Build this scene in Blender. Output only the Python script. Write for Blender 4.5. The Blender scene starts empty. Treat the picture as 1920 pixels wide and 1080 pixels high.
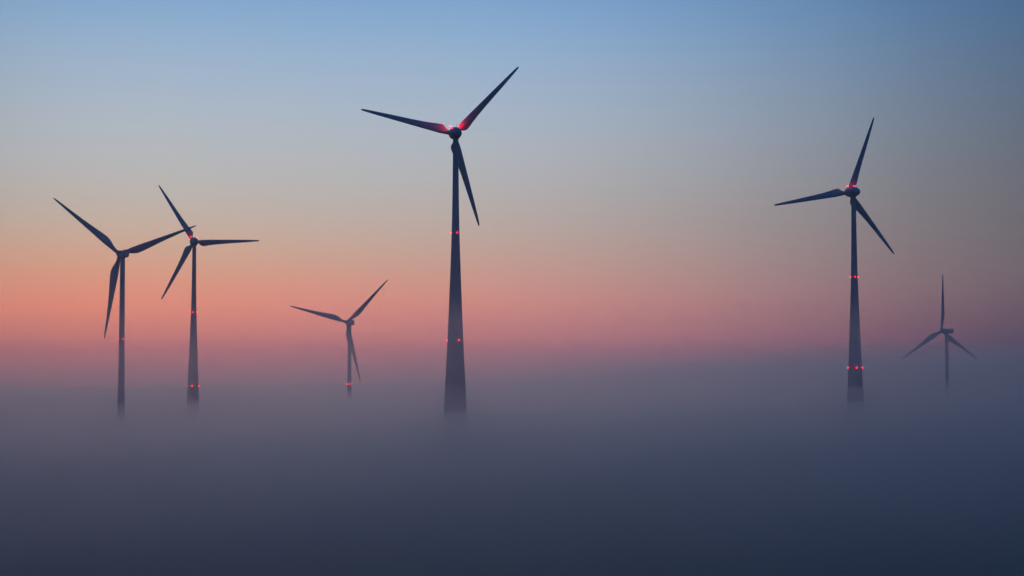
import bpy, math, random
from mathutils import Vector, Matrix, noise

random.seed(7)
R = math.radians
scene = bpy.context.scene
col = scene.collection

# ------------------------------------------------------------------ camera
CAM_Z = 80.0
cam_data = bpy.data.cameras.new('camera')
cam_data.sensor_width = 36.0
cam_data.lens = 60.0
cam_data.clip_start = 0.5
cam_data.clip_end = 60000.0
cam = bpy.data.objects.new('camera', cam_data)
cam.location = (0.0, 0.0, CAM_Z)
cam.rotation_euler = (R(90.0) + math.atan2(150.0, 3200.0), 0.0, 0.0)
col.objects.link(cam)
scene.camera = cam

# ------------------------------------------------------------------ world: dusk sky, the sun already below the horizon
def lin(c):
    return tuple((v / 255 / 12.92) if v / 255 <= 0.04045 else ((v / 255 + 0.055) / 1.055) ** 2.4 for v in c)

GLOW_AZIMUTH = R(-6.5)        # where the sun went down, seen from straight ahead (+Y), right is positive
world = bpy.data.worlds.new('World')
scene.world = world
world.use_nodes = True
nt = world.node_tree
nt.nodes.clear()
N = nt.nodes.new
L = nt.links.new

def math_node(op, a, b=None, clamp=False):
    n = N('ShaderNodeMath'); n.operation = op; n.use_clamp = clamp
    for i, v in enumerate((a, b)):
        if v is None: continue
        if isinstance(v, (int, float)): n.inputs[i].default_value = v
        else: L(v, n.inputs[i])
    return n.outputs[0]

def ramp(fac, stops, interp='B_SPLINE'):
    n = N('ShaderNodeValToRGB'); cr = n.color_ramp; cr.interpolation = interp
    while len(cr.elements) < len(stops): cr.elements.new(0.5)
    for e, (p, c) in zip(cr.elements, stops):
        e.position = p; e.color = (*c, 1)
    L(fac, n.inputs[0])
    return n.outputs[0]

tc = N('ShaderNodeTexCoord')
sep = N('ShaderNodeSeparateXYZ'); L(tc.outputs['Generated'], sep.inputs[0])
elev = math_node('MAXIMUM', math_node('ARCSINE', sep.outputs[2]), 0.0)
t_el = math_node('POWER', math_node('DIVIDE', elev, math.pi / 2), 0.5)      # spreads the low sky over the ramp
azim = math_node('ARCTAN2', sep.outputs[0], sep.outputs[1])
d_az = math_node('ABSOLUTE', math_node('SUBTRACT', azim, GLOW_AZIMUTH))
d_az = math_node('MINIMUM', d_az, math_node('SUBTRACT', 2 * math.pi, d_az))
t_az = math_node('POWER', math_node('DIVIDE', d_az, math.pi), 0.5)

def el(e): return (max(e, 0) / (math.pi / 2)) ** 0.5
def az(deg): return (deg / 180.0) ** 0.5
glow = ramp(t_el, [(el(0), lin((244, 130, 128))), (el(.006), lin((268, 140, 132))), (el(.016), lin((286, 146, 126))), (el(.03), lin((262, 149, 120))),
                   (el(.05), lin((238, 160, 130))), (el(.07), lin((216, 176, 150))), (el(.09), lin((200, 184, 172))), (el(.11), lin((190, 187, 184))),
                   (el(.14), lin((182, 190, 198))), (el(.18), lin((158, 182, 208))), (el(.215), lin((130, 170, 208))),
                   (el(.30), lin((96, 142, 196))), (el(.5), lin((58, 102, 162))), (el(.9), lin((32, 78, 144))), (1, lin((20, 71, 138)))])
side = ramp(t_el, [(el(0), lin((44, 48, 68))), (el(.02), lin((54, 56, 74))), (el(.04), lin((86, 82, 97))), (el(.06), lin((94, 89, 100))), (el(.1), lin((88, 88, 96))), (el(.16), lin((70, 90, 114))),
                   (el(.22), lin((52, 92, 136))), (el(.35), lin((42, 78, 126))), (el(.6), lin((34, 70, 124))), (1, lin((20, 71, 138)))])
back = ramp(t_el, [(el(0), lin((20, 46, 74))), (el(.1), lin((18, 52, 86))), (el(.22), lin((16, 60, 110))), (el(.5), lin((14, 68, 130))), (1, lin((20, 71, 138)))])
def grey(stops): return [(az(d) if d < 180 else 1, (v, v, v)) for d, v in stops]
w_side = ramp(t_az, grey([(0, 1), (22, 1), (30, .85), (42, .55), (70, .25), (110, .05), (140, 0), (180, 0)]))
w_az = ramp(t_az, grey([(0, 1), (5, 1), (9, .93), (13, .76), (17, .52), (20, .33), (24, .12), (30, .02), (45, .01), (60, 0), (180, 0)]))
def mix_rgb(f, a, b):
    n = N('ShaderNodeMix'); n.data_type = 'RGBA'
    ins = [i for i in n.inputs if i.type == 'RGBA']; fac = [i for i in n.inputs if i.type == 'VALUE'][0]
    L(f, fac); L(a, ins[0]); L(b, ins[1])
    return [o for o in n.outputs if o.type == 'RGBA'][0]
rose = ramp(t_el, [(el(0), lin((206, 124, 136))), (el(.006), lin((222, 132, 142))), (el(.016), lin((236, 142, 148))), (el(.03), lin((214, 144, 145))),
                   (el(.05), lin((196, 154, 152))), (el(.07), lin((184, 162, 160))), (el(.09), lin((177, 168, 169))), (el(.11), lin((174, 174, 179))),
                   (el(.14), lin((168, 180, 196))), (el(.18), lin((146, 176, 208))), (el(.215), lin((120, 164, 208))),
                   (el(.30), lin((94, 140, 196))), (el(.5), lin((58, 102, 162))), (el(.9), lin((32, 78, 144))), (1, lin((20, 71, 138)))])
to_right = math_node('DIVIDE', math_node('ADD', azim, R(14.0)), R(25.0), clamp=True)     # orange over the sunset, dusty rose to the right of it
sky_rgb = mix_rgb(w_az, mix_rgb(w_side, back, side), mix_rgb(to_right, glow, rose))
bg = N('ShaderNodeBackground'); L(sky_rgb, bg.inputs['Color']); bg.inputs['Strength'].default_value = 1.0
sky = N('ShaderNodeTexSky'); sky.sky_type = 'NISHITA'; sky.sun_disc = False
sky.sun_elevation = R(-3.0); sky.sun_rotation = GLOW_AZIMUTH
bg2 = N('ShaderNodeBackground'); L(sky.outputs[0], bg2.inputs['Color']); bg2.inputs['Strength'].default_value = 0.05
add = N('ShaderNodeAddShader'); L(bg.outputs[0], add.inputs[0]); L(bg2.outputs[0], add.inputs[1])
out = N('ShaderNodeOutputWorld'); L(add.outputs[0], out.inputs['Surface'])

# ------------------------------------------------------------------ exposure and sampling
vs = scene.view_settings
vs.view_transform = 'Standard'; vs.look = 'None'; vs.exposure = 0.0; vs.gamma = 1.0
cy = scene.cycles
cy.max_bounces = 6; cy.volume_bounces = 2; cy.diffuse_bounces = 2; cy.glossy_bounces = 2
cy.use_denoising = True
cy.use_adaptive_sampling = True; cy.adaptive_threshold = 0.04

# ------------------------------------------------------------------ helpers
def mesh_obj(name, verts, faces, mats, parent=None, smooth=True, mat_idx=None):
    me = bpy.data.meshes.new(name)
    me.from_pydata([tuple(v) for v in verts], [], faces)
    for m in (mats if isinstance(mats, (list, tuple)) else [mats]): me.materials.append(m)
    if mat_idx: me.polygons.foreach_set('material_index', mat_idx)
    me.polygons.foreach_set('use_smooth', [smooth] * len(me.polygons))
    me.update()
    o = bpy.data.objects.new(name, me)
    col.objects.link(o)
    if parent: o.parent = parent
    return o

class Shape:
    """collects lathes, boxes and bars; build() links them as one mesh"""
    def __init__(s): s.v = []; s.f = []; s.m = []
    def add(s, v, f, m=0):
        b = len(s.v); s.v += [Vector(p) for p in v]; s.f += [tuple(i + b for i in q) for q in f]; s.m += [m] * len(f); return s
    def rings(s, rings, m=0, cap=True):
        n = len(rings[0]); v = [p for r in rings for p in r]; f = []
        for k in range(len(rings) - 1):
            for i in range(n):
                j = (i + 1) % n
                f.append((k * n + i, k * n + j, (k + 1) * n + j, (k + 1) * n + i))
        if cap:
            f.append(tuple(reversed(range(n)))); f.append(tuple((len(rings) - 1) * n + i for i in range(n)))
        return s.add(v, f, m)
    def lathe(s, prof, n=32, axis='z', at=(0, 0, 0), m=0):
        at = Vector(at); rr = []
        for h, r in prof:
            ring = []
            for i in range(n):
                a = 2 * math.pi * i / n; c, d = r * math.cos(a), r * math.sin(a)
                ring.append(at + (Vector((c, d, h)) if axis == 'z' else Vector((-c, h, d))))
            rr.append(ring)
        return s.rings(rr, m)
    def bar(s, a, b, r, n=8, m=0):
        a, b = Vector(a), Vector(b); q = (b - a).to_track_quat('Z', 'Y'); ln = (b - a).length
        return s.rings([[a + q @ Vector((r * math.cos(2 * math.pi * i / n), r * math.sin(2 * math.pi * i / n), h)) for i in range(n)] for h in (0, ln)], m)
    def box(s, lo, hi, m=0):
        x0, y0, z0 = lo; x1, y1, z1 = hi
        v = [(x0, y0, z0), (x1, y0, z0), (x1, y1, z0), (x0, y1, z0), (x0, y0, z1), (x1, y0, z1), (x1, y1, z1), (x0, y1, z1)]
        return s.add(v, [(3, 2, 1, 0), (4, 5, 6, 7), (0, 1, 5, 4), (1, 2, 6, 5), (2, 3, 7, 6), (3, 0, 4, 7)], m)
    def build(s, name, mats, parent=None, smooth=True):
        return mesh_obj(name, s.v, s.f, mats, parent, smooth, s.m)

def auto_smooth(o, deg=35):
    bm_sharp = R(deg)
    me = o.data
    ang = {}
    import bmesh
    bm = bmesh.new(); bm.from_mesh(me)
    for e in bm.edges:
        if len(e.link_faces) == 2 and e.calc_face_angle(0) > bm_sharp: e.smooth = False
    bm.to_mesh(me); bm.free()

def material(name, base, rough=0.5, var=0.12, scale=0.6, spec=0.5, stretch=(1, 1, 1)):
    m = bpy.data.materials.new(name); m.use_nodes = True
    t = m.node_tree; b = t.nodes['Principled BSDF']
    b.inputs['Roughness'].default_value = rough
    b.inputs['Specular IOR Level'].default_value = spec
    co = t.nodes.new('ShaderNodeTexCoord'); mp = t.nodes.new('ShaderNodeMapping'); mp.inputs['Scale'].default_value = stretch
    no = t.nodes.new('ShaderNodeTexNoise'); no.inputs['Scale'].default_value = scale; no.inputs['Detail'].default_value = 6
    cr = t.nodes.new('ShaderNodeValToRGB')
    cr.color_ramp.elements[0].position = .3; cr.color_ramp.elements[1].position = .7
    cr.color_ramp.elements[0].color = (*[c * (1 - var) for c in base], 1)
    cr.color_ramp.elements[1].color = (*[min(1, c * (1 + var)) for c in base], 1)
    t.links.new(co.outputs['Object'], mp.inputs[0]); t.links.new(mp.outputs[0], no.inputs['Vector'])
    t.links.new(no.outputs[0], cr.inputs[0]); t.links.new(cr.outputs[0], b.inputs['Base Color'])
    return m

def lamp_material(name, strength):
    m = bpy.data.materials.new(name); m.use_nodes = True
    b = m.node_tree.nodes['Principled BSDF']
    b.inputs['Base Color'].default_value = (.35, .01, .015, 1); b.inputs['Roughness'].default_value = .25
    b.inputs['Emission Color'].default_value = (1, .001, .004, 1)
    b.inputs['Emission Strength'].default_value = strength
    return m

M_STEEL = material('tower_steel_paint', (.42, .44, .45), .5, .05, .35, stretch=(1, 1, .12))
M_CONCRETE = material('tower_concrete', (.40, .41, .41), .85, .08, .3, .3, stretch=(1, 1, .2))
M_BLADE = material('blade_gelcoat', (.42, .44, .46), .4, .05, .4)
M_NACELLE = material('nacelle_shell_paint', (.35, .37, .39), .45, .05, .5)
M_METAL = material('galvanised_metal', (.35, .36, .37), .45, .1, 6)
M_DOOR = material('door_paint', (.2, .23, .22), .5, .08, 2)
M_LENS_OFF = lamp_material('lamp_lens_unlit', 0.0)
M_TOWER_LAMP = lamp_material('tower_lamp_lens', 21.0)
M_LOW_LAMP = lamp_material('low_tower_lamp_lens', 34.0)

# ------------------------------------------------------------------ the ground: a hill under the camera that falls to a wide valley
PROF = [(-12000, 70), (-1500, 72), (-60, 78), (0, 77.6), (30, 74), (80, 60), (150, 50), (230, 46.5), (350, 45), (500, 44), (726, 42.5), (872, 32),
        (1049, 20), (1250, 8.5), (1330, 4.5), (1600, 0), (2200, -8), (4500, -48), (7000, -85), (12000, -130)]
def ground_z(x, y):
    for (y0, z0), (y1, z1) in zip(PROF, PROF[1:]):
        if y <= y1: break
    t = min(1, max(0, (y - y0) / (y1 - y0)))
    z = z0 + (z1 - z0) * t
    near = min(1, max(0, (math.hypot(x, y) - 60) / 300))
    z += near * 1.6 * noise.noise(Vector((x / 260, y / 260, 3.1)))
    z += .12 * noise.noise(Vector((x / 9, y / 9, 1.7)))
    return z

def spread(lo, hi, n, p=3.0):
    """coordinates that are dense near 0"""
    return [math.copysign(abs(t) ** p, t) * (hi if t > 0 else -lo) for t in [(-1 + 2 * i / (n - 1)) for i in range(n)]]

xs = spread(-12000, 12000, 181); ys = spread(-12000, 12000, 261)
gv = [(x, y, ground_z(x, y)) for y in ys for x in xs]
nx, ny = len(xs), len(ys)
gf = [(j * nx + i, j * nx + i + 1, (j + 1) * nx + i + 1, (j + 1) * nx + i) for j in range(ny - 1) for i in range(nx - 1)]
m = material('field_soil_and_stubble', (.052, .042, .034), .95, .35, .03, .2, stretch=(1, 1, 1))
ground = mesh_obj('ground', gv, gf, m)
ground['kind'] = 'structure'

# ------------------------------------------------------------------ wind turbines
def interp(tab, x):
    for (a, b), (c, d) in zip(tab, tab[1:]):
        if x <= c:
            t = max(0, (x - a) / (c - a)); t2 = t
            return b + (d - b) * t2
    return tab[-1][1]

# r/R, chord, thickness ratio, twist in degrees, distance of the leading edge ahead of the pitch axis
BLADE_WIDE = [(.045, 2.0, 1.0, 20, 1.0), (.07, 2.05, .95, 19, 1.0), (.085, 2.5, .70, 18, 1.02), (.10, 3.3, .52, 17, 1.08), (.12, 3.95, .42, 16, 1.15), (.145, 4.2, .38, 14, 1.2),
              (.18, 4.05, .34, 12, 1.2), (.24, 3.6, .31, 9.5, 1.15), (.33, 3.1, .28, 7, 1.05), (.45, 2.65, .25, 5, .92), (.58, 2.25, .22, 3, .78), (.70, 1.9, .20, 2, .64),
              (.82, 1.5, .18, 1, .48), (.90, 1.2, .17, .5, .36), (.95, .98, .16, 0, .26), (.98, .78, .15, 0, .16), (.995, .5, .15, 0, .02), (1.0, .22, .15, 0, -.12)]
BLADE_SLIM = [(.030, 1.95, 1.0, 18, .98), (.06, 1.95, 1.0, 18, .98), (.09, 2.15, .86, 17, .98), (.12, 2.65, .66, 16, 1.0), (.16, 3.5, .48, 14, 1.08), (.20, 4.05, .39, 12, 1.14),
              (.24, 4.2, .35, 10, 1.15), (.30, 3.95, .31, 8, 1.1), (.38, 3.45, .28, 6, 1.0), (.48, 2.85, .25, 4, .88), (.60, 2.25, .22, 2.5, .74), (.72, 1.75, .20, 1.5, .58),
              (.84, 1.3, .18, .5, .42), (.92, .98, .17, 0, .30), (.97, .68, .16, 0, .17), (.99, .4, .15, 0, .06), (1.0, .14, .15, 0, 0)]

def blade_mesh(name, table, radius, mat):
    """blade along +X, trailing edge towards -Z, upwind side +Y"""
    sh = Shape(); rings = []; n = 20
    dense = []
    for a, b in zip(table, table[1:]):
        for k in range(2): dense.append([a[i] + (b[i] - a[i]) * k / 2 for i in range(5)])
    dense.append(table[-1])
    for rr, c, th, tw, le in dense:
        q = Matrix.Rotation(R(tw + 2), 3, 'X'); ring = []
        rnd = max(0, min(1, (th - .4) / .55))
        for i in range(n):
            a = 2 * math.pi * i / n
            u = .5 - .5 * math.cos(a)                                    # 0 at the leading edge, 1 at the trailing edge
            foil = 5 * th * (.2969 * math.sqrt(u) - .126 * u - .3516 * u * u + .2843 * u ** 3 - .1015 * u ** 4)
            rad = .5 * th * math.sin(a if a < math.pi else 2 * math.pi - a)
            y = (foil * (1 - rnd) + rad * rnd) * (1 if a < math.pi else -1) * c
            flap = 1.1 * rr ** 2.2                                          # slight pre-bend into the wind
            ring.append(Vector((rr * radius, 0, 0)) + q @ Vector((0, y, le - u * c)) + Vector((0, flap, 0)))
        rings.append(ring)
    sh.rings(rings)
    me = sh.build(name, mat)
    auto_smooth(me, 60)
    d = me.data; bpy.data.objects.remove(me)
    return d

ME_WIDE = blade_mesh('blade_wide', BLADE_WIDE, 41.0, M_BLADE)
ME_SLIM = blade_mesh('blade_slim', BLADE_SLIM, 45.0, M_BLADE)

# tower diameter by metres below the hub
D_CONCRETE = [(0, 2.3), (8, 2.35), (30, 2.8), (44, 3.35), (57, 4.3), (67, 5.0), (90, 6.85), (102, 8.1), (114, 9.3), (140, 12.2), (170, 15.0)]
D_STEEL = [(0, 2.4), (30, 2.75), (62, 3.2), (85, 3.95), (120, 4.5)]

def smooth_interp(tab, x):
    return sum(interp(tab, x + d) * w for d, w in ((-8, .2), (-4, .2), (0, .2), (4, .2), (8, .2)))

def lens_mesh(name, r, h, lens_mat):
    s = Shape()
    s.lathe([(-.16, r * .9), (-.02, r * 1.1), (0, r * 1.1)], 12, m=0)
    s.lathe([(0.002, r), (h * .55, r * .97), (h * .85, r * .7), (h, r * .25)], 12, m=1)
    o = s.build(name, [M_METAL, lens_mat]); d = o.data; bpy.data.objects.remove(o); return d

ME_TOWER_LAMP = lens_mesh('tower_lamp', .17, .38, M_TOWER_LAMP)
ME_LOW_LAMP = lens_mesh('low_tower_lamp', .17, .38, M_LOW_LAMP)
ME_LAMP_OFF = lens_mesh('nacelle_lamp_off', .16, .36, M_LENS_OFF)

def link(name, me, parent, loc=(0, 0, 0), rot=(0, 0, 0)):
    o = bpy.data.objects.new(name, me); col.objects.link(o); o.parent = parent; o.location = loc; o.rotation_euler = rot
    return o

OVERHANG = 5.5
TILT = R(4.0)

def turbine(kind, x, y, hub_z, yaw, first_blade, label, rings=(), lamp_angles=(), lamp_strength=0.0):
    gz = ground_z(x, y) - .25
    H = hub_z - gz
    root = bpy.data.objects.new('wind_turbine', None); col.objects.link(root)
    root.empty_display_size = 5
    root.location = (x, y, gz); root.rotation_euler = (0, 0, R(yaw))
    root['label'] = label; root['category'] = 'wind turbine'; root['group'] = 'wind turbines standing in the fog'
    wide = kind == 'wide'
    tab = D_CONCRETE if wide else D_STEEL
    top = H - (2.05 if wide else 1.75)
    # tower: a stack of sections with narrow recessed joints
    s = Shape(); prof = []
    step = 3.85 if wide else 21.0
    z = 0.0
    while z < top - 1e-3:
        z1 = min(top, z + step)
        if top - z1 < 1.5: z1 = top
        k = 1 if wide else 5
        for q in range(k + 1):
            zz = z + .02 + (z1 - z - .04) * q / k
            prof.append((zz, smooth_interp(tab, max(0, H - zz)) / 2))
        r1 = smooth_interp(tab, max(0, H - z1)) / 2
        if z1 < top:
            d = -.012 if wide else .03
            prof += [(z1 - .019, r1 + d), (z1 + .019, r1 + d)]
        z = z1
    s.lathe(prof, 40)
    tower = s.build('tower', M_CONCRETE if wide else M_STEEL, root)
    auto_smooth(tower, 30)
    base_r = prof[0][1]
    s = Shape(); s.lathe([(-1.2, base_r + 3.2), (.02, base_r + 3.2), (.14, base_r + 3.0), (.30, base_r + .4)], 40)
    auto_smooth(s.build('foundation', M_CONCRETE, root), 30)
    door = Shape().box((-.55, -base_r - .14, .9), (.55, -base_r + .5, 3.2)).build('door', M_DOOR, root, smooth=False)
    Shape().bar((.38, -base_r - .20, 1.9), (.38, -base_r - .20, 2.2), .025).build('handle', M_METAL, door)
    st = Shape()
    for k in range(4): st.box((-.7, -base_r - .2 - .3 * (4 - k), .2 * k + .12), (.7, -base_r + .1, .2 * k + .31))
    st.build('door_steps', M_METAL, root, smooth=False)
    # rings of red lamps round the tower
    for rz in rings:
        rr = smooth_interp(tab, hub_z - rz) / 2
        for a in lamp_angles:
            aa = R(a) - R(yaw)
            lp = link('obstruction_light', ME_LOW_LAMP if rz < 82 else ME_TOWER_LAMP, tower, ((rr + .26) * math.cos(aa), (rr + .26) * math.sin(aa), rz - gz), (0, 0, aa))
    # nacelle, hub and blades hang in a frame tilted back by 4 degrees; +Y is upwind
    tilt = Matrix.Rotation(TILT, 3, 'X')
    hubc = Vector((0, 0, H))
    if wide:
        s = Shape()
        s.lathe([(-5.6, .25), (-5.5, .8), (-5.1, 1.25), (-4.2, 1.72), (-2.8, 2.15), (-1.2, 2.46), (.4, 2.64), (1.8, 2.70), (2.7, 2.66), (3.25, 2.55), (3.3, 2.3)], 40, 'y')
        nac = s.build('nacelle', M_NACELLE, root); nac.location = hubc; nac.rotation_euler = (TILT, 0, 0)
        auto_smooth(nac, 40)
        yk = Shape().lathe([(H - 2.9, 1.18), (H - 2.2, 1.35), (H - 1.4, 1.5)], 32); auto_smooth(yk.build('yaw_collar', M_STEEL, root), 40)
        s = Shape()
        s.lathe([(3.42, 2.3), (3.46, 2.52), (4.4, 2.48), (5.6, 2.30), (6.6, 1.92), (7.3, 1.35), (7.7, .7), (7.85, .15)], 40, 'y')
        hub = s.build('hub', M_NACELLE, root); hub.location = hubc; hub.rotation_euler = (TILT, 0, 0)
        auto_smooth(hub, 40)
        # roof rail that carries the two lamps and a wind vane
        s = Shape(); s.bar((-1.95, 3.2, 2.72), (1.95, 3.2, 2.72), .05)
        for px in (-1.0, 1.0): s.bar((px, 3.2, 2.2), (px, 3.2, 2.72), .05)
        s.build('lamp_rail', M_METAL, nac)
        lens = lens_mesh('nacelle_lamp', .19, .42, lamp_material('nacelle_lamp_lens', lamp_strength))
        for px in (-1.88, 1.88): link('obstruction_light', lens, nac, (px, 3.2, 2.92))
        s = Shape(); s.bar((0, -2.6, 2.05), (0, -2.6, 3.3), .04); s.bar((-.3, -2.6, 3.25), (.3, -2.6, 3.25), .03); s.lathe([(3.27, .09), (3.42, .07)], 10, at=(.3, -2.6, 0)); s.lathe([(3.27, .09), (3.42, .07)], 10, at=(-.3, -2.6, 0))
        s.build('wind_vane', M_METAL, nac)
    else:
        s = Shape()
        def rect(yy, w, lo, hi, b=.35):
            pts = [(-w + b, lo), (w - b, lo), (w, lo + b), (w, hi - b), (w - b, hi), (-w + b, hi), (-w, hi - b), (-w, lo + b)]
            return [Vector((px, yy, pz)) for px, pz in reversed(pts)]
        s.rings([rect(-6.3, 1.35, -1.0, 1.45), rect(-6.15, 1.55, -1.25, 1.72), rect(-3.5, 1.75, -1.72, 1.85), rect(1.5, 1.8, -1.82, 1.9), rect(3.2, 1.75, -1.72, 1.8), rect(3.7, 1.5, -1.4, 1.45)])
        nac = s.build('nacelle', M_NACELLE, root); nac.location = hubc; nac.rotation_euler = (TILT, 0, 0)
        auto_smooth(nac, 25)
        yk = Shape().lathe([(H - 2.2, 1.25), (H - 1.9, 1.5), (H - 1.3, 1.5)], 32); auto_smooth(yk.build('yaw_collar', M_STEEL, root), 40)
        s = Shape()
        s.lathe([(3.78, 1.3), (3.85, 1.58), (4.6, 1.75), (5.6, 1.72), (6.4, 1.45), (7.0, .95), (7.3, .4), (7.36, .08)], 36, 'y')
        hub = s.build('hub', M_NACELLE, root); hub.location = hubc; hub.rotation_euler = (TILT, 0, 0)
        auto_smooth(hub, 40)
        for px in (-.9, .9): link('obstruction_light', ME_LAMP_OFF, nac, (px, -3.2, 2.0))
        s = Shape(); s.bar((0, -4.6, 1.7), (0, -4.6, 3.0), .04); s.bar((-.35, -4.6, 2.9), (.35, -4.6, 2.9), .03)
        s.build('wind_vane', M_METAL, nac)
        s = Shape(); s.box((-1.2, -5.6, 1.70), (1.2, -5.45, 2.35)); s.build('cooler_fin', M_METAL, nac, smooth=False)
    me = ME_WIDE if wide else ME_SLIM
    for k in range(3):
        th = R(first_blade + 120 * k)
        b = link('blade', me, root)
        # X to the right, Z up as seen from behind the rotor; blade turned about the rotor axis
        rot = tilt @ Matrix.Rotation(-th, 3, 'Y')
        b.matrix_local = Matrix.Translation(hubc + tilt @ Vector((0, OVERHANG, 0))) @ rot.to_4x4()
    return root

turbine('slim', -203.0, 888.1, 139.3, 29.7, 22.0, 'wind turbine with boxy nacelle at far left, its blade tip crossing the neighbouring turbine',
        rings=(94.8,), lamp_angles=(176, -48, 65))
turbine('wide', -197.3, 1057.5, 158.3, 14.9, 2.4, 'wind turbine with one level blade pointing right, three red lights per tower ring',
        rings=(114.3, 68.8), lamp_angles=(180, -90, 0, 90), lamp_strength=35)
turbine('slim', -118.2, 1242.3, 113.0, 25.3, 45.7, 'small distant wind turbine with one ring of red lights just above the fog',
        rings=(68.2,), lamp_angles=(180, -90, 0, 90))
turbine('wide', -24.0, 724.0, 180.1, 10.5, 46.9, 'largest and nearest wind turbine, thick tapering tower, red glow on its blade roots',
        rings=(137.2, 91.5), lamp_angles=(180, -64, 60), lamp_strength=380)
turbine('wide', 173.0, 861.3, 169.1, 14.3, 70.9, 'tall wind turbine on the right with red lights beneath its steep upper blade',
        rings=(125.7, 80.0), lamp_angles=(180, -88, 0, 90), lamp_strength=60)
turbine('slim', 340.1, 1335.8, 108.8, 27.7, 90.4, 'faint wind turbine at far right without lights, one blade straight up')

# ------------------------------------------------------------------ fog lying in the valley, thinner veil above it, and the hazy air over all
def volume_material(name, density, color, g):
    m = bpy.data.materials.new(name); m.use_nodes = True
    t = m.node_tree; t.nodes.clear()
    v = t.nodes.new('ShaderNodeVolumePrincipled'); o = t.nodes.new('ShaderNodeOutputMaterial')
    v.inputs['Color'].default_value = (*color, 1); v.inputs['Density'].default_value = density; v.inputs['Anisotropy'].default_value = g
    t.links.new(v.outputs[0], o.inputs['Volume'])
    return m

def fog_rise(x, y):                               # 0 on the left of the valley, 1 on the right, where the fog stands higher
    return 1 / (1 + math.exp(max(-40, min(40, -(x - .05 * max(y, 0)) / (150 + .05 * abs(y))))))

def fog_sheet(name, left, right, amp, seed, mat, half):
    """closed slab of fog with a gently billowing top; far off on the left it sinks with the valley floor"""
    fx = spread(-half, half, 121); fy = spread(-half, half, 181)
    def top(x, y):
        r = fog_rise(x, y)
        soft = lambda tab: sum(interp(tab, y + d * (60 + .05 * abs(y))) for d in (-2, -1, 0, 1, 2)) / 5
        z = soft(left) * (1 - r) + soft(right) * r
        z += 7.0 * math.exp(-((x - 30) / 170) ** 2 - ((y - 660) / 260) ** 2)
        z += amp * noise.noise(Vector((x / 190, y / 320, seed))) + .7 * amp * noise.noise(Vector((x / 60, y / 110, seed + 5)))
        return z
    v = [(x, y, top(x, y)) for y in fy for x in fx] + [(x, y, -133.0) for y in fy for x in fx]
    a, b = len(fx), len(fy); n = a * b; f = []
    for j in range(b - 1):
        for i in range(a - 1):
            q = j * a + i
            f.append((q, q + 1, q + a + 1, q + a)); f.append((n + q, n + q + a, n + q + a + 1, n + q + 1))
    rim = [i for i in range(a)] + [j * a + a - 1 for j in range(1, b)] + [(b - 1) * a + i for i in range(a - 2, -1, -1)] + [j * a for j in range(b - 2, 0, -1)]
    for p, q in zip(rim, rim[1:] + rim[:1]): f.append((p, n + p, n + q, q))
    o = mesh_obj(name, v, f, mat); o['kind'] = 'stuff'
    return o

BANK_L = [(-12000, 50), (0, 49.5), (600, 54.5), (1700, 54), (2900, 43), (4500, 14), (6400, -32), (9000, -85), (12000, -120)]
BANK_R = [(-12000, 54), (0, 57), (600, 62), (1700, 62), (4500, 65), (12000, 70)]
MIST_L = [(-12000, 82), (0, 85), (900, 88), (1800, 86), (2900, 72), (4500, 40), (6400, -10), (9000, -72), (12000, -110)]
MIST_R = [(-12000, 82), (0, 92), (900, 100), (1800, 108), (4500, 120), (12000, 140)]
up = lambda tab, d: [(y, z + d) for y, z in tab]
fog = fog_sheet('fog_bank', up(BANK_L, 1.5), up(BANK_R, 1.0), 3.0, 2.2, volume_material('fog', .0075, (.94, .965, 1.0), .91), 11900)
fog['label'] = 'blue grey fog bank filling the valley round the tower bases'
veil = fog_sheet('fog_veil', up(BANK_L, 6), up(BANK_R, 12), 3.2, 8.4, volume_material('thin_fog', .0017, (.92, .96, 1.0), .92), 11850)
veil['label'] = 'thin veil of fog over the fog bank'
mist = fog_sheet('mist', MIST_L, MIST_R, 3.0, 5.3, volume_material('fine_mist', .00052, (.92, .96, 1.0), .93), 11800)
mist['label'] = 'fine mist above the fog'

s = Shape(); s.box((-12100, -12100, -135.0), (12100, 12100, 226.0))
haze = s.build('haze', volume_material('hazy_air', .00006, (.95, .97, 1.0), .4), smooth=False)
haze['kind'] = 'stuff'; haze['label'] = 'hazy evening air'
